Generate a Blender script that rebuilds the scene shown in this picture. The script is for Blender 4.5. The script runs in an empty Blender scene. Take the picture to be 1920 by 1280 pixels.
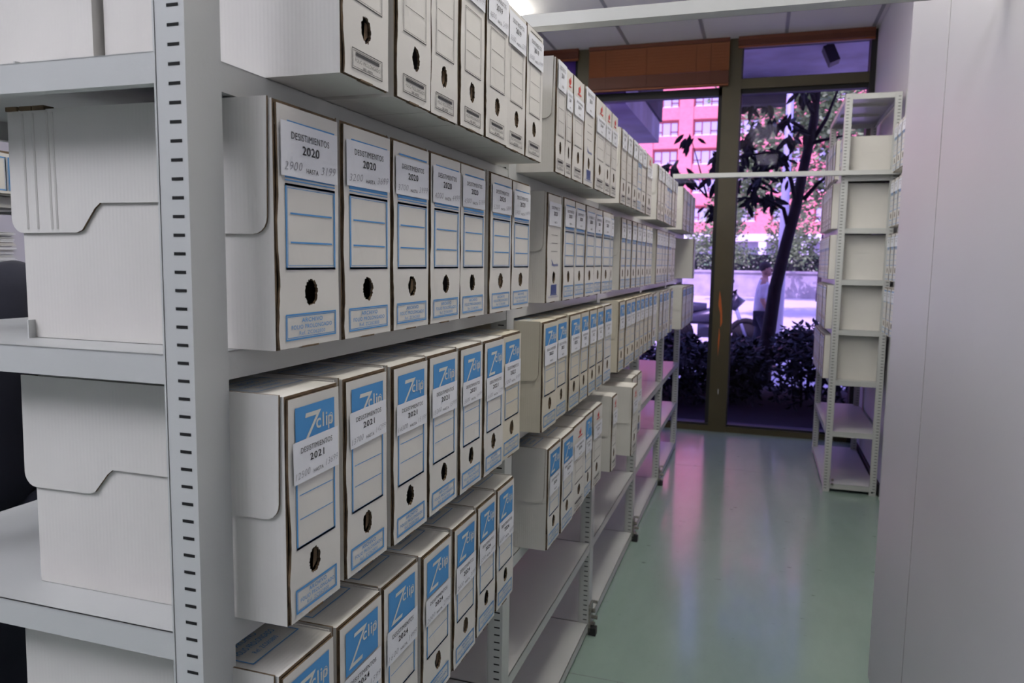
import bpy, bmesh, math, random
from mathutils import Vector, Matrix
random.seed(7)
PI = math.pi
S = bpy.context.scene
COL = S.collection

# ------------------------------------------------------------------ camera
def set_camera():
    yaw, pitch, roll, f = .3149, .1061, .0152, 1417.0
    F = Vector((-math.sin(yaw)*math.cos(pitch), math.cos(yaw)*math.cos(pitch), -math.sin(pitch)))
    R0 = Vector((math.cos(yaw), math.sin(yaw), 0)); U0 = R0.cross(F)
    R = R0*math.cos(roll)+U0*math.sin(roll); U = -R0*math.sin(roll)+U0*math.cos(roll)
    cd = bpy.data.cameras.new('camera'); c = bpy.data.objects.new('camera', cd); COL.objects.link(c)
    m = Matrix((R, U, -F)).transposed().to_4x4(); m.translation = Vector((.542, -.675, 1.370)); c.matrix_world = m
    cd.sensor_width = 36; cd.lens = f*36/1920; cd.clip_start = .02; cd.clip_end = 400
    cd.dof.use_dof = True; cd.dof.focus_distance = 1.15; cd.dof.aperture_fstop = 9.0
    S.camera = c
set_camera()

# ------------------------------------------------------------------ world, sun, exposure
W = bpy.data.worlds.new('world'); S.world = W; W.use_nodes = True
nt = W.node_tree; bg = nt.nodes['Background']
sky = nt.nodes.new('ShaderNodeTexSky'); sky.sky_type = 'NISHITA'; sky.sun_disc = False
sky.sun_elevation = math.radians(50); sky.sun_rotation = math.radians(195); sky.air_density = 1; sky.dust_density = 1.5
nt.links.new(sky.outputs[0], bg.inputs[0]); bg.inputs[1].default_value = .50
sd = bpy.data.lights.new('sun', 'SUN'); sd.energy = 6.2; sd.angle = .01; sd.color = (1, .95, .88)
so = bpy.data.objects.new('sun', sd); COL.objects.link(so)
so.rotation_euler = Vector((-.35, -1, 1.25)).to_track_quat('Z', 'Y').to_euler()
S.view_settings.view_transform = 'Standard'; S.view_settings.look = 'None'
S.view_settings.gamma = 1; S.view_settings.use_curve_mapping = False
S.view_settings.exposure = 0.0
LIGHT = 13.0       # strength of the ceiling luminaires

# ------------------------------------------------------------------ materials
def mat(name, col, rough=.6, metal=0, spec=.5, emis=None, estr=0, noise=None, bump=None, coat=0, wave=None):
    m = bpy.data.materials.new(name); m.use_nodes = True
    t = m.node_tree; b = t.nodes['Principled BSDF']
    b.inputs['Base Color'].default_value = (*col, 1); b.inputs['Roughness'].default_value = rough
    b.inputs['Metallic'].default_value = metal; b.inputs['Specular IOR Level'].default_value = spec
    b.inputs['Coat Weight'].default_value = coat
    if emis: b.inputs['Emission Color'].default_value = (*emis, 1); b.inputs['Emission Strength'].default_value = estr
    tc = t.nodes.new('ShaderNodeTexCoord')
    if noise:                                  # (scale, amount)
        n = t.nodes.new('ShaderNodeTexNoise'); n.inputs['Scale'].default_value = noise[0]; n.inputs['Detail'].default_value = 5
        t.links.new(tc.outputs['Object'], n.inputs['Vector'])
        r = t.nodes.new('ShaderNodeValToRGB'); a = noise[1]
        r.color_ramp.elements[0].color = (*[c*(1-a) for c in col], 1); r.color_ramp.elements[0].position = .3
        r.color_ramp.elements[1].color = (*[min(1, c*(1+a*.6)) for c in col], 1); r.color_ramp.elements[1].position = .7
        t.links.new(n.outputs['Fac'], r.inputs['Fac']); t.links.new(r.outputs['Color'], b.inputs['Base Color'])
    if bump:                                   # (scale, strength)
        n = t.nodes.new('ShaderNodeTexNoise'); n.inputs['Scale'].default_value = bump[0]; n.inputs['Detail'].default_value = 4
        t.links.new(tc.outputs['Object'], n.inputs['Vector'])
        bp = t.nodes.new('ShaderNodeBump'); bp.inputs['Strength'].default_value = bump[1]; bp.inputs['Distance'].default_value = .004
        t.links.new(n.outputs['Fac'], bp.inputs['Height']); t.links.new(bp.outputs[0], b.inputs['Normal'])
        if wave:
            w = t.nodes.new('ShaderNodeTexWave'); w.inputs['Scale'].default_value = wave; w.inputs['Distortion'].default_value = .6
            t.links.new(tc.outputs['Object'], w.inputs['Vector'])
            b2 = t.nodes.new('ShaderNodeBump'); b2.inputs['Strength'].default_value = .10; b2.inputs['Distance'].default_value = .001
            t.links.new(w.outputs['Fac'], b2.inputs['Height']); t.links.new(bp.outputs[0], b2.inputs['Normal']); t.links.new(b2.outputs[0], b.inputs['Normal'])
    return m
M = {}
M['card'] = mat('white_cardboard', (.65, .63, .59), .62, noise=(6, .05), bump=(9, .5), wave=60)
M['cream'] = mat('cream_cardboard', (.62, .575, .47), .62, noise=(6, .05), bump=(9, .5), wave=60)
M['kraft'] = mat('kraft_cardboard_edge', (.14, .092, .05), .9, noise=(60, .5))
M['hole'] = mat('box_inside_shade', (.05, .035, .022), .9)  # kraft brown painted darker to stand for the unlit box interior
M['blue'] = mat('blue_print', (.065, .27, .58), .55)
M['black'] = mat('black_print', (.015, .015, .017), .6)
M['navy'] = mat('navy_print', (.03, .07, .30), .6)
M['red'] = mat('red_print', (.62, .05, .04), .6)
M['paper'] = mat('white_paper', (.72, .73, .77), .7, bump=(30, .15))
M['pencil'] = mat('pencil_writing', (.30, .30, .33), .6)
M['offwhite'] = mat('unprinted_lettering', (.62, .62, .57), .6)
M['metal'] = mat('grey_painted_steel', (.52, .53, .515), .42, bump=(220, .05), noise=(3, .03), coat=.08)
M['slot'] = mat('slot_shade', (.006, .006, .006), .9)  # painted black for the dark seen through a slot; nothing is cut
M['bolt'] = mat('zinc_bolt', (.35, .34, .30), .4, metal=.8, noise=(90, .5))
M['dark'] = mat('dark_rubber', (.02, .02, .022), .6)
M['cab'] = mat('cupboard_laminate', (.50, .49, .515), .45, noise=(1.2, .03), bump=(120, .04))
M['seam'] = mat('seam_edge', (.10, .08, .05), .8)
M['wall'] = mat('painted_wall', (.55, .53, .57), .6, bump=(60, .08))
M['bronze'] = mat('bronze_window_frame', (.075, .060, .026), .45, noise=(4, .15))
M['gasket'] = mat('black_gasket', (.012, .011, .012), .6)
M['orange'] = mat('orange_blind_slat', (.22, .055, .008), .5)
M['orange_dark'] = mat('orange_blind_stack', (.13, .032, .012), .5)
M['orange_paint'] = mat('orange_paint_smear', (.55, .12, .02), .6)
M['lamp'] = mat('luminaire_diffuser', (.9, .9, .9), .5, emis=(.91, .915, 1.03), estr=LIGHT*.95)
M['lamp_warm'] = mat('luminaire_diffuser_warm', (.9, .9, .9), .5, emis=(1.0, .97, .90), estr=LIGHT*1.1)
M['white_metal'] = mat('white_enamel', (.7, .7, .7), .4)
M['skin'] = mat('skin', (.42, .24, .17), .6)
M['lips'] = mat('lips', (.33, .13, .11), .5)
M['hair'] = mat('dark_hair', (.03, .025, .022), .8)
M['shirt'] = mat('pale_shirt', (.62, .60, .66), .8, noise=(8, .12))
M['trousers'] = mat('dark_trousers', (.035, .035, .05), .9)
M['navy_cloth'] = mat('dark_navy_cloth', (.010, .011, .022), .9, bump=(25, .4))
M['bag'] = mat('white_plastic_bag', (.60, .66, .75), .5)
M['bark'] = mat('dark_bark', (.028, .021, .020), .95, noise=(14, .5), bump=(18, .8))
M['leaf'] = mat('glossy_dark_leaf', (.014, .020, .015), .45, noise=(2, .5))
M['leaf2'] = mat('plane_tree_leaf', (.22, .33, .12), .6, noise=(1.2, .7))
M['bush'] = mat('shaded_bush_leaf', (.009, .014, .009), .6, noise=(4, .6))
M['hedge'] = mat('hedge_leaf', (.12, .24, .09), .6, noise=(2, .8))
M['hedge2'] = mat('pale_hedge_leaf', (.55, .62, .40), .6)
M['pave'] = mat('pale_pavement', (.72, .69, .67), .9, noise=(.6, .12))
M['soil'] = mat('dark_soil', (.02, .017, .018), .95, noise=(3, .4))
M['concrete'] = mat('raw_concrete', (.72, .72, .74), .85, noise=(2.5, .25), bump=(8, .4))
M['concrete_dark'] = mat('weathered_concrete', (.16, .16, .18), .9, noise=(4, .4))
M['stone'] = mat('granite_low_wall', (.42, .40, .42), .9, noise=(1.5, .3))
M['frame_out'] = mat('brown_window_frame', (.25, .04, .04), .6)
M['glass_out'] = mat('far_window_glass', (.38, .42, .50), .15, spec=.8)
M['white_out'] = mat('white_render', (.8, .8, .82), .8)
M['pole'] = mat('grey_lamp_post', (.40, .44, .55), .5)
M['moto'] = mat('motorbike_body', (.05, .05, .07), .3, coat=.5)
M['tyre'] = mat('tyre_rubber', (.012, .012, .012), .9)

def brick_mat():
    m = bpy.data.materials.new('red_brick'); m.use_nodes = True; t = m.node_tree; b = t.nodes['Principled BSDF']
    tc = t.nodes.new('ShaderNodeTexCoord'); mp = t.nodes.new('ShaderNodeMapping'); mp.inputs['Rotation'].default_value = (PI/2, 0, 0)
    br = t.nodes.new('ShaderNodeTexBrick'); br.inputs['Scale'].default_value = 2.0
    br.inputs['Color1'].default_value = (.76, .25, .23, 1); br.inputs['Color2'].default_value = (.68, .21, .20, 1); br.inputs['Mortar'].default_value = (.70, .32, .30, 1)
    br.inputs['Mortar Size'].default_value = .015
    t.links.new(tc.outputs['Object'], mp.inputs[0]); t.links.new(mp.outputs[0], br.inputs['Vector']); t.links.new(br.outputs[0], b.inputs['Base Color'])
    b.inputs['Roughness'].default_value = .9; return m
M['brick'] = brick_mat()

def glass_mat():
    m = bpy.data.materials.new('purple_tinted_glass'); m.use_nodes = True; t = m.node_tree; t.nodes.clear()
    o = t.nodes.new('ShaderNodeOutputMaterial'); tr = t.nodes.new('ShaderNodeBsdfTransparent'); tr.inputs[0].default_value = (.78, .66, 1.0, 1)
    gl = t.nodes.new('ShaderNodeBsdfGlossy'); gl.inputs['Roughness'].default_value = .01; gl.inputs[0].default_value = (.8, .8, .9, 1)
    fr = t.nodes.new('ShaderNodeFresnel'); fr.inputs[0].default_value = 1.13; mx = t.nodes.new('ShaderNodeMixShader')
    t.links.new(fr.outputs[0], mx.inputs[0]); t.links.new(tr.outputs[0], mx.inputs[1]); t.links.new(gl.outputs[0], mx.inputs[2]); t.links.new(mx.outputs[0], o.inputs[0])
    return m
M['glass'] = glass_mat()

def floor_mat():
    m = bpy.data.materials.new('green_vinyl_floor'); m.use_nodes = True; t = m.node_tree; b = t.nodes['Principled BSDF']
    tc = t.nodes.new('ShaderNodeTexCoord')
    n = t.nodes.new('ShaderNodeTexNoise'); n.inputs['Scale'].default_value = 2.2; n.inputs['Detail'].default_value = 8; n.inputs['Roughness'].default_value = .7
    mp = t.nodes.new('ShaderNodeMapping'); mp.inputs['Scale'].default_value = (1, .35, 1)
    t.links.new(tc.outputs['Object'], mp.inputs[0]); t.links.new(mp.outputs[0], n.inputs['Vector'])
    r = t.nodes.new('ShaderNodeValToRGB'); r.color_ramp.elements[0].position = .3; r.color_ramp.elements[0].color = (.225, .305, .27, 1)
    r.color_ramp.elements[1].position = .7; r.color_ramp.elements[1].color = (.28, .37, .33, 1)
    t.links.new(n.outputs['Fac'], r.inputs['Fac'])
    # scattered dark scuffs
    v = t.nodes.new('ShaderNodeTexNoise'); v.inputs['Scale'].default_value = 26; v.inputs['Detail'].default_value = 3
    mp2 = t.nodes.new('ShaderNodeMapping'); mp2.inputs['Scale'].default_value = (.5, 1.2, 1); mp2.inputs['Rotation'].default_value = (0, 0, .5)
    t.links.new(tc.outputs['Object'], mp2.inputs[0]); t.links.new(mp2.outputs[0], v.inputs['Vector'])
    r2 = t.nodes.new('ShaderNodeValToRGB'); r2.color_ramp.elements[0].position = .24; r2.color_ramp.elements[0].color = (.35, .35, .35, 1)
    r2.color_ramp.elements[1].position = .30; r2.color_ramp.elements[1].color = (1, 1, 1, 1)
    t.links.new(v.outputs['Fac'], r2.inputs['Fac'])
    mx = t.nodes.new('ShaderNodeMixRGB'); mx.blend_type = 'MULTIPLY'; mx.inputs[0].default_value = .8
    t.links.new(r.outputs[0], mx.inputs[1]); t.links.new(r2.outputs[0], mx.inputs[2]); t.links.new(mx.outputs[0], b.inputs['Base Color'])
    b.inputs['Roughness'].default_value = .20; b.inputs['Specular IOR Level'].default_value = .6
    b.inputs['Coat Weight'].default_value = .22; b.inputs['Coat Roughness'].default_value = .07
    n2 = t.nodes.new('ShaderNodeTexNoise'); n2.inputs['Scale'].default_value = 5; n2.inputs['Detail'].default_value = 3
    t.links.new(tc.outputs['Object'], n2.inputs['Vector'])
    bp = t.nodes.new('ShaderNodeBump'); bp.inputs['Strength'].default_value = .022; bp.inputs['Distance'].default_value = .01
    t.links.new(n2.outputs['Fac'], bp.inputs['Height']); t.links.new(bp.outputs[0], b.inputs['Normal'])
    return m
M['floor'] = floor_mat()

def ceil_mat():
    m = bpy.data.materials.new('ceiling_tiles'); m.use_nodes = True; t = m.node_tree; b = t.nodes['Principled BSDF']
    tc = t.nodes.new('ShaderNodeTexCoord'); n = t.nodes.new('ShaderNodeTexNoise'); n.inputs['Scale'].default_value = 90
    t.links.new(tc.outputs['Object'], n.inputs['Vector'])
    bp = t.nodes.new('ShaderNodeBump'); bp.inputs['Strength'].default_value = .3; bp.inputs['Distance'].default_value = .003
    t.links.new(n.outputs['Fac'], bp.inputs['Height']); t.links.new(bp.outputs[0], b.inputs['Normal'])
    b.inputs['Base Color'].default_value = (.82, .80, .765, 1); b.inputs['Roughness'].default_value = .9
    return m
M['ceil'] = ceil_mat()
M['grid'] = mat('ceiling_grid', (.34, .34, .33), .5)

# ------------------------------------------------------------------ mesh helper
class MB:
    def __init__(s): s.v = []; s.f = []; s.m = []; s.mats = []
    def mi(s, k):
        if k not in s.mats: s.mats.append(k)
        return s.mats.index(k)
    def face(s, pts, k):
        i = len(s.v); s.v += [tuple(p) for p in pts]; s.f.append(tuple(range(i, i+len(pts)))); s.m.append(s.mi(k))
    def quads(s, verts, faces, k):
        i = len(s.v); s.v += [tuple(p) for p in verts]; j = s.mi(k)
        for f in faces: s.f.append(tuple(a+i for a in f)); s.m.append(j)
    def box(s, x0, x1, y0, y1, z0, z1, k, skip=''):
        v = [(x0,y0,z0),(x1,y0,z0),(x1,y1,z0),(x0,y1,z0),(x0,y0,z1),(x1,y0,z1),(x1,y1,z1),(x0,y1,z1)]
        F = {'b':(3,2,1,0),'t':(4,5,6,7),'y':(0,1,5,4),'Y':(2,3,7,6),'x':(3,0,4,7),'X':(1,2,6,5)}
        s.quads(v, [F[c] for c in F if c not in skip], k)
    def obb(s, c, ax, ay, az, k):      # centre and half-vectors
        c, ax, ay, az = map(Vector, (c, ax, ay, az))
        v = [c+a*ax+b*ay+d*az for d in (-1, 1) for a, b in ((-1,-1),(1,-1),(1,1),(-1,1))]
        s.quads(v, [(3,2,1,0),(4,5,6,7),(0,1,5,4),(2,3,7,6),(3,0,4,7),(1,2,6,5)], k)
    def tube(s, pts, rad, k, n=8, cap=True):
        pts = [Vector(p) for p in pts]; rings = []
        if not hasattr(rad, '__len__'): rad = [rad]*len(pts)
        for i, p in enumerate(pts):
            d = (pts[min(i+1, len(pts)-1)]-pts[max(i-1, 0)]).normalized()
            a = d.cross(Vector((0, 0, 1)))
            if a.length < .05: a = d.cross(Vector((1, 0, 0)))
            a.normalize(); b = d.cross(a)
            rings.append([p+(a*math.cos(2*PI*j/n)+b*math.sin(2*PI*j/n))*rad[i] for j in range(n)])
        V = [q for r in rings for q in r]
        Fc = [(i*n+j, i*n+(j+1) % n, (i+1)*n+(j+1) % n, (i+1)*n+j) for i in range(len(pts)-1) for j in range(n)]
        if cap: Fc += [tuple(range(n-1, -1, -1)), tuple(range((len(pts)-1)*n, len(pts)*n))]
        s.quads(V, Fc, k)
    def ball(s, c, r, k, n=12, mm=8):
        c = Vector(c); r = r if hasattr(r, '__len__') else (r, r, r)
        V = [(c.x+r[0]*math.sin(PI*i/mm)*math.cos(2*PI*j/n), c.y+r[1]*math.sin(PI*i/mm)*math.sin(2*PI*j/n), c.z+r[2]*math.cos(PI*i/mm)) for i in range(mm+1) for j in range(n)]
        s.quads(V, [(i*n+j, (i+1)*n+j, (i+1)*n+(j+1) % n, i*n+(j+1) % n) for i in range(mm) for j in range(n)], k)
    def mesh(s, name, smooth=False):
        me = bpy.data.meshes.new(name); me.from_pydata(s.v, [], s.f)
        for k in s.mats: me.materials.append(M[k])
        me.polygons.foreach_set('material_index', s.m)
        if smooth: me.polygons.foreach_set('use_smooth', [True]*len(s.f))
        me.update(); return me
    def build(s, name, parent=None, smooth=False):
        return link(name, s.mesh(name, smooth), parent)
def link(name, data, parent=None):
    o = bpy.data.objects.new(name, data); COL.objects.link(o)
    if parent: o.parent = parent
    return o
def thing(name, label, cat, loc=(0, 0, 0), rz=0, group=None):
    o = bpy.data.objects.new(name, None); COL.objects.link(o); o.empty_display_size = .05
    o.location = loc; o.rotation_euler = (0, 0, rz); return tag(o, label, cat, group)
def tag(o, label, cat, group=None, kind=None):
    o['label'] = label; o['category'] = cat
    if group: o['group'] = group
    if kind: o['kind'] = kind
    return o
def struct(o): o['kind'] = 'structure'; return o

ORD = ['first', 'second', 'third', 'fourth', 'fifth', 'sixth', 'seventh', 'eighth', 'ninth']

# ------------------------------------------------------------------ setting
CE = 3.115
WY = 5.70
m = MB(); m.box(-4, 2.2, -4, WY+.02, -.06, 0, 'floor'); struct(m.build('floor'))
m = MB()                                              # welded vinyl seams, slightly sunk look
for y in (-1.2, 1.675, 4.5): m.box(-4, 2.2, y-.001, y+.001, 0, .0004, 'concrete_dark')
for y0, y1, x in ((1.675, 4.5, 1.35), (-1.2, 1.675, .16)): m.box(x-.001, x+.001, y0, y1, 0, .0004, 'concrete_dark')
struct(m.build('trim_1'))
m = MB(); m.box(-4, 2.2, -4, WY+.1, CE, CE+.15, 'ceil')
struct(m.build('ceiling'))
m = MB(); x = .045-.6*6
while x < 2.2:
    m.box(x-.012, x+.012, -4, WY, CE-.004, CE+.001, 'grid'); x += .6
y = WY-.02
while y > -4:
    m.box(-4, 2.2, y-.9-.012, y-.9+.012, CE-.0035, CE+.001, 'grid'); y -= .9 if y > 5 else .6
struct(m.build('trim_2'))
m = MB(); m.box(-4.1, -4, -4, WY, 0, CE, 'wall'); struct(m.build('wall_left'))
m = MB(); m.box(-4.1, 2.3, -4.1, -4, 0, CE, 'wall'); struct(m.build('wall_back'))
m = MB(); m.box(1.70, 1.8, -4, 4.15, 0, CE, 'wall'); m.box(1.285, 1.8, 4.15, WY, 0, CE, 'wall'); m.box(1.285, 1.8, 2.2, 4.15, 2.42, CE, 'wall')
struct(m.build('wall_right'))
m = MB(); m.box(1.272, 1.285, 4.2, WY-.06, 0, .07, 'gasket'); struct(m.build('baseboard_right'))
# window wall: deep bronze aluminium framing with tinted panes
m = MB()
BAYS = [(.19, .33), (-.98, -.88), (-2.10, -1.98), (-3.3, -3.18)]
for a, b in BAYS:
    m.box(a, b, WY-.05, WY+.10, 0, CE, 'bronze')
    m.box(a-.03, a, WY+.0, WY+.08, 0, CE, 'gasket'); m.box(b, b+.008, WY+.0, WY+.08, 0, CE, 'gasket')
m.box(1.245, 1.285, WY-.05, WY+.1, 0, CE, 'gasket')
m.box(-4, 1.285, WY-.04, WY+.1, 0, .045, 'bronze'); m.box(-4, 1.285, WY-.02, WY+.09, .045, .06, 'gasket')
m.box(.33, 1.25, WY-.04, WY+.08, 2.735, 2.81, 'bronze'); m.box(.33, 1.25, WY, WY+.08, 2.705, 2.735, 'gasket')
m.box(.33, 1.25, WY, WY+.08, 2.81, 2.822, 'gasket')
m.box(-4, .19, WY-.0, WY+.08, 2.70, 2.76, 'gasket')
m.box(-4, 1.285, WY-.03, WY+.1, CE-.05, CE, 'gasket')
struct(m.build('trim_3'))
m = MB()                                              # orange paint smear on the mullion
m.face([(.238, WY-.0505, 1.16), (.252, WY-.0505, 1.08), (.262, WY-.0505, 1.0), (.268, WY-.0505, .90), (.254, WY-.0505, .86), (.250, WY-.0505, .97), (.232, WY-.0505, 1.04)], 'orange_paint')
m.face([(.246, WY-.0505, .86), (.254, WY-.0505, .80), (.250, WY-.0505, .70), (.244, WY-.0505, .62), (.241, WY-.0505, .74)], 'orange_paint')
m.face([(.258, WY-.0505, .36), (.262, WY-.0505, .35), (.262, WY-.0505, .31), (.257, WY-.0505, .32)], 'white_metal')
struct(m.build('trim_4'))
k = 0
for a, b in ((.338, 1.245), (-.872, .16), (-1.972, -1.01), (-3.17, -2.13)):
    k += 1; m = MB(); m.box(a, b, WY+.035, WY+.041, .05, CE-.04, 'glass'); struct(m.build('window_%d' % k))

# venetian blinds
def blind(x0, x1, ztop, zslat, zbot, label):
    t = thing('venetian_blind', label, 'window blind', ((x0+x1)/2, WY-.09, zbot), group=None)
    cx = (x0+x1)/2; w = (x1-x0)/2
    m = MB(); m.box(-w, w, -.02, .02, ztop-zbot-.03, ztop-zbot, 'orange_dark'); m.build('head_rail', t)
    m = MB(); z = ztop-.04
    while z > zslat:
        m.obb((0, 0, z-zbot), (w, 0, 0), (0, -.0050, .0125), (0, .0006, .0003), 'orange'); z -= .0235
    m.build('slats', t)
    m = MB(); z = zslat; i = 0
    while z > zbot+.02:
        sh = random.uniform(-.002, .002)
        m.box(-w+sh, w+sh, -.013, .013, z-zbot-.0042, z-zbot-.0004, 'orange_dark'); z -= .0047
    m.build('gathered_slats', t)
    m = MB(); m.box(-w, w, -.015, .015, 0, .014, 'orange'); m.build('bottom_rail', t)
    for u in (-.75, -.15, .55, .75): m = MB(); m.tube([(u*w, -.016, .0), (u*w, -.016, ztop-zbot)], .0012, 'orange_dark', 5); m.build('cord', t)
    return t
blind(-.875, .235, CE-.002, 2.868, 2.755, 'orange venetian blind lowered over the top of the left window')
blind(.30, 1.262, CE-.002, 3.09, 3.03, 'orange venetian blind pulled up above the right window')
blind(-1.96, -.965, CE-.002, 3.09, 3.02, 'orange venetian blind pulled up, partly hidden behind the boxes at far left')

# ceiling luminaires
def luminaire(x, y, lx, ly, label, drop=.20, k='lamp'):
    # suspended fitting with a wrap-round diffuser that lights the ceiling as well
    t = thing('ceiling_light', label, 'ceiling light', (x, y, CE-drop-.08), group=None)
    m = MB(); a, b = lx/2, ly/2
    m.box(-a, a, -b, -b+.02, 0, .08, 'white_metal'); m.box(-a, a, b-.02, b, 0, .08, 'white_metal'); m.box(-.03, .03, -b, b, .08, .10, 'white_metal'); m.build('housing', t)
    m = MB(); m.box(-a+.01, a-.01, -b+.02, b-.02, .008, .075, k); m.build('diffuser', t)
    for q in (-.8, .8): m = MB(); m.tube([(0, q*b, .09), (0, q*b, .08+drop)], .004, 'white_metal', 6); m.build('hanger', t)
luminaire(-1.290, 4.08, .30, 1.2, 'lit ceiling light beyond the left rack near the window', .0, 'lamp_warm')
luminaire(.50, 3.0, .30, 1.2, 'lit ceiling light over the far half of the aisle', .2, 'lamp_warm')
luminaire(.55, .75, .30, 1.2, 'added fill light out of view over the near half of the aisle', .2, 'lamp_warm')  # unseen fitting added to brighten the near spines and floor
luminaire(-.85, -1.7, .60, 1.2, 'lit ceiling light just behind the viewpoint')
luminaire(-1.75, -1.4, .60, 1.2, 'lit ceiling light over the left aisle behind the viewpoint')
luminaire(-1.25, 1.9, .30, 1.2, 'lit ceiling light over the left aisle')

# ------------------------------------------------------------------ racks
LV = dict(A=1.572, B=1.268, C=.966, D=.651, E=.351, F=.045)
def post_mb(top, w=.052, fl=.038, th=.003):
    """L-profile upright; local corner at (0,0): face +X spans y 0..w, slotted flange faces -Y spans x -fl..0"""
    m = MB()
    m.box(-th, 0, 0, w, 0, top, 'metal'); m.box(-fl, -th, 0, th, 0, top, 'metal'); m.box(-fl, -fl+.0022, -.0006, 0, .0, top, 'metal')
    m.box(-fl, -fl+th, 0, .014, 0, top, 'metal')
    z = .02
    while z < top-.01:
        m.box(-.0205, -.0065, -.0004, 0, z, z+.0032, 'slot'); m.box(-.0205, -.0065, th, th+.0004, z, z+.0032, 'slot'); z += .0185
    return m
POST = post_mb(1.90).mesh('post')
def mirrored(me, name, sx=1, sy=1):
    n = me.copy(); n.name = name
    for v in n.vertices: v.co.x *= sx; v.co.y *= sy
    if sx*sy < 0: n.flip_normals()
    n.update(); return n
POSTB = mirrored(POST, 'post', -1, 1)
def shelf_mesh(x0, x1, L, stop=None, lip=.031):
    m = MB()
    m.box(x0, x1, 0, L, -.0015, 0, 'metal')
    m.box(x1-.002, x1, 0, L, -lip, 0, 'metal'); m.box(x0, x0+.002, 0, L, -lip, 0, 'metal')
    m.box(x0, x1, 0, .002, -lip, 0, 'metal'); m.box(x0, x1, L-.002, L, -lip, 0, 'metal')
    m.box(x1-.014, x1-.002, 0, L, -lip, -lip+.0015, 'metal'); m.box(x0+.002, x0+.014, 0, L, -lip, -lip+.0015, 'metal'); m.box(x0, x1, 0.002, .014, -lip, -lip+.0015, 'metal')
    for q in (1, 2): m.box(x0+.03, x1-.03, L*q/3-.015, L*q/3+.015, -.014, -.0015, 'metal')
    if stop is not None:
        m.box(stop-.001, stop+.001, .06, L-.03, 0, .022, 'metal')
    me = m.mesh('shelf'); return me
BOLT = MB(); 
for z in (.03, .075):
    BOLT.tube([(0, .026, z), (.010, .026, z)], .007, 'bolt', 6)
BOLT.box(-.001, .003, .0, .052, .012, .10, 'bolt')
BOLT.tube([(.004, .010, .06), (.016, .010, .06)], .006, 'bolt', 6); BOLT.tube([(.004, .045, .098), (.012, .045, .098)], .005, 'bolt', 6)
BOLT.box(-.01, .014, .0, .03, 0, .025, 'dark'); BOLT = BOLT.mesh('foot_joint')
DEPTH = .578
SH_STOP = shelf_mesh(-DEPTH, -.0015, 1.0-.003, -.30); 
bayw = ['nearest', 'second', 'third', 'fourth', 'farthest']
for b in range(5):
    t = thing('shelving_unit', 'grey steel shelving unit, %s of the five in the long left rack' % bayw[b], 'shelving unit', (0, b-.052, 0), group='left rack units')
    ps = [(0, POST, 0), (-DEPTH, POSTB, 0)] + ([(0, POST, 1), (-DEPTH, POSTB, 1)] if b == 4 else [])
    for px, me, yy in ps: link('post', me, t).location = (px, yy, 0)
    for k in LV:
        link('shelf', SH_STOP, t).location = (0, .0035 if b == 0 else .0035, LV[k])
    if b in (2, 3, 4):
        fj = link('foot_joint', BOLT, t); fj.location = (0.001, 0, 0); fj.scale = (1.9, .95, 1.15)
# cross bars tying the left rack to the right side
def crossbar(y, x1, z0, label, x0=0.0, zs=0.0):
    m = MB(); L = x1-x0
    m.box(0, L, -.0015, 0, 0, .026, 'metal'); m.box(0, L, 0, .040, 0, .0015, 'metal'); m.box(0, L, .0385, .040, 0, .026, 'metal')
    for u in (.035, L-.035): m.tube([(u, .02, -.0008), (u, .02, .0)], .003, 'slot', 8)
    o = m.build('tie_bar'); o.location = (x0, y, z0); tag(o, label, 'metal bar', 'tie bars across the aisle'); return o
crossbar(.955, 1.6, 1.875, 'grey steel tie bar high across the near part of the aisle', x0=-.03)
crossbar(4.155, 1.285, 1.894, 'grey steel tie bar crossing the aisle in front of the window', x0=0)

# right rack by the window
RL = [1.895, 1.591, 1.289, .990, .687, .374, .051]
RY0, RX0, RX1 = 4.20, .966, 1.262
t = thing('shelving_unit', 'grey steel shelving unit standing at the right beside the window', 'shelving unit', (RX0, RY0, 0))
PR = post_mb(2.36); PRm = PR.mesh('post'); PRa = mirrored(PRm, 'post', -1, 1)      # corner at left, flange toward +x
for yy in (0, 1.0): link('post', PRa, t).location = (0, yy, 0)
for yy in (0, 1.0): link('post', PRm, t).location = (RX1-RX0, yy, 0)
SHR = shelf_mesh(.0015, RX1-RX0-.0015, 1.04)
for z in RL + [2.36]: link('shelf', SHR, t).location = (0, .0035, z)
m = MB()
for z in (.05, .075): m.tube([(.052, -.006, z), (.052, .002, z)], .008, 'bolt', 8)
m.tube([(.275, -.0015, .02), (.275, .0, .02)], .006, 'slot', 8)
m.build('bolts', t)
# second right rack, nearer, mostly behind the cupboard
t = thing('shelving_unit', 'grey steel shelving unit mostly hidden behind the cupboard at right', 'shelving unit', (1.272, 3.10, 0))
PS = mirrored(post_mb(2.36).mesh('post'), 'post', -1, 1)
for yy in (0, 1.0): link('post', PS, t).location = (0, yy, 0)
for yy in (0, 1.0): link('post', mirrored(PS, 'post', -1, 1), t).location = (.40, yy, 0)
SHS = shelf_mesh(.0015, .398, 1.04)
for z in RL + [2.36]: link('shelf', SHS, t).location = (0, .0035, z)

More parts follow.
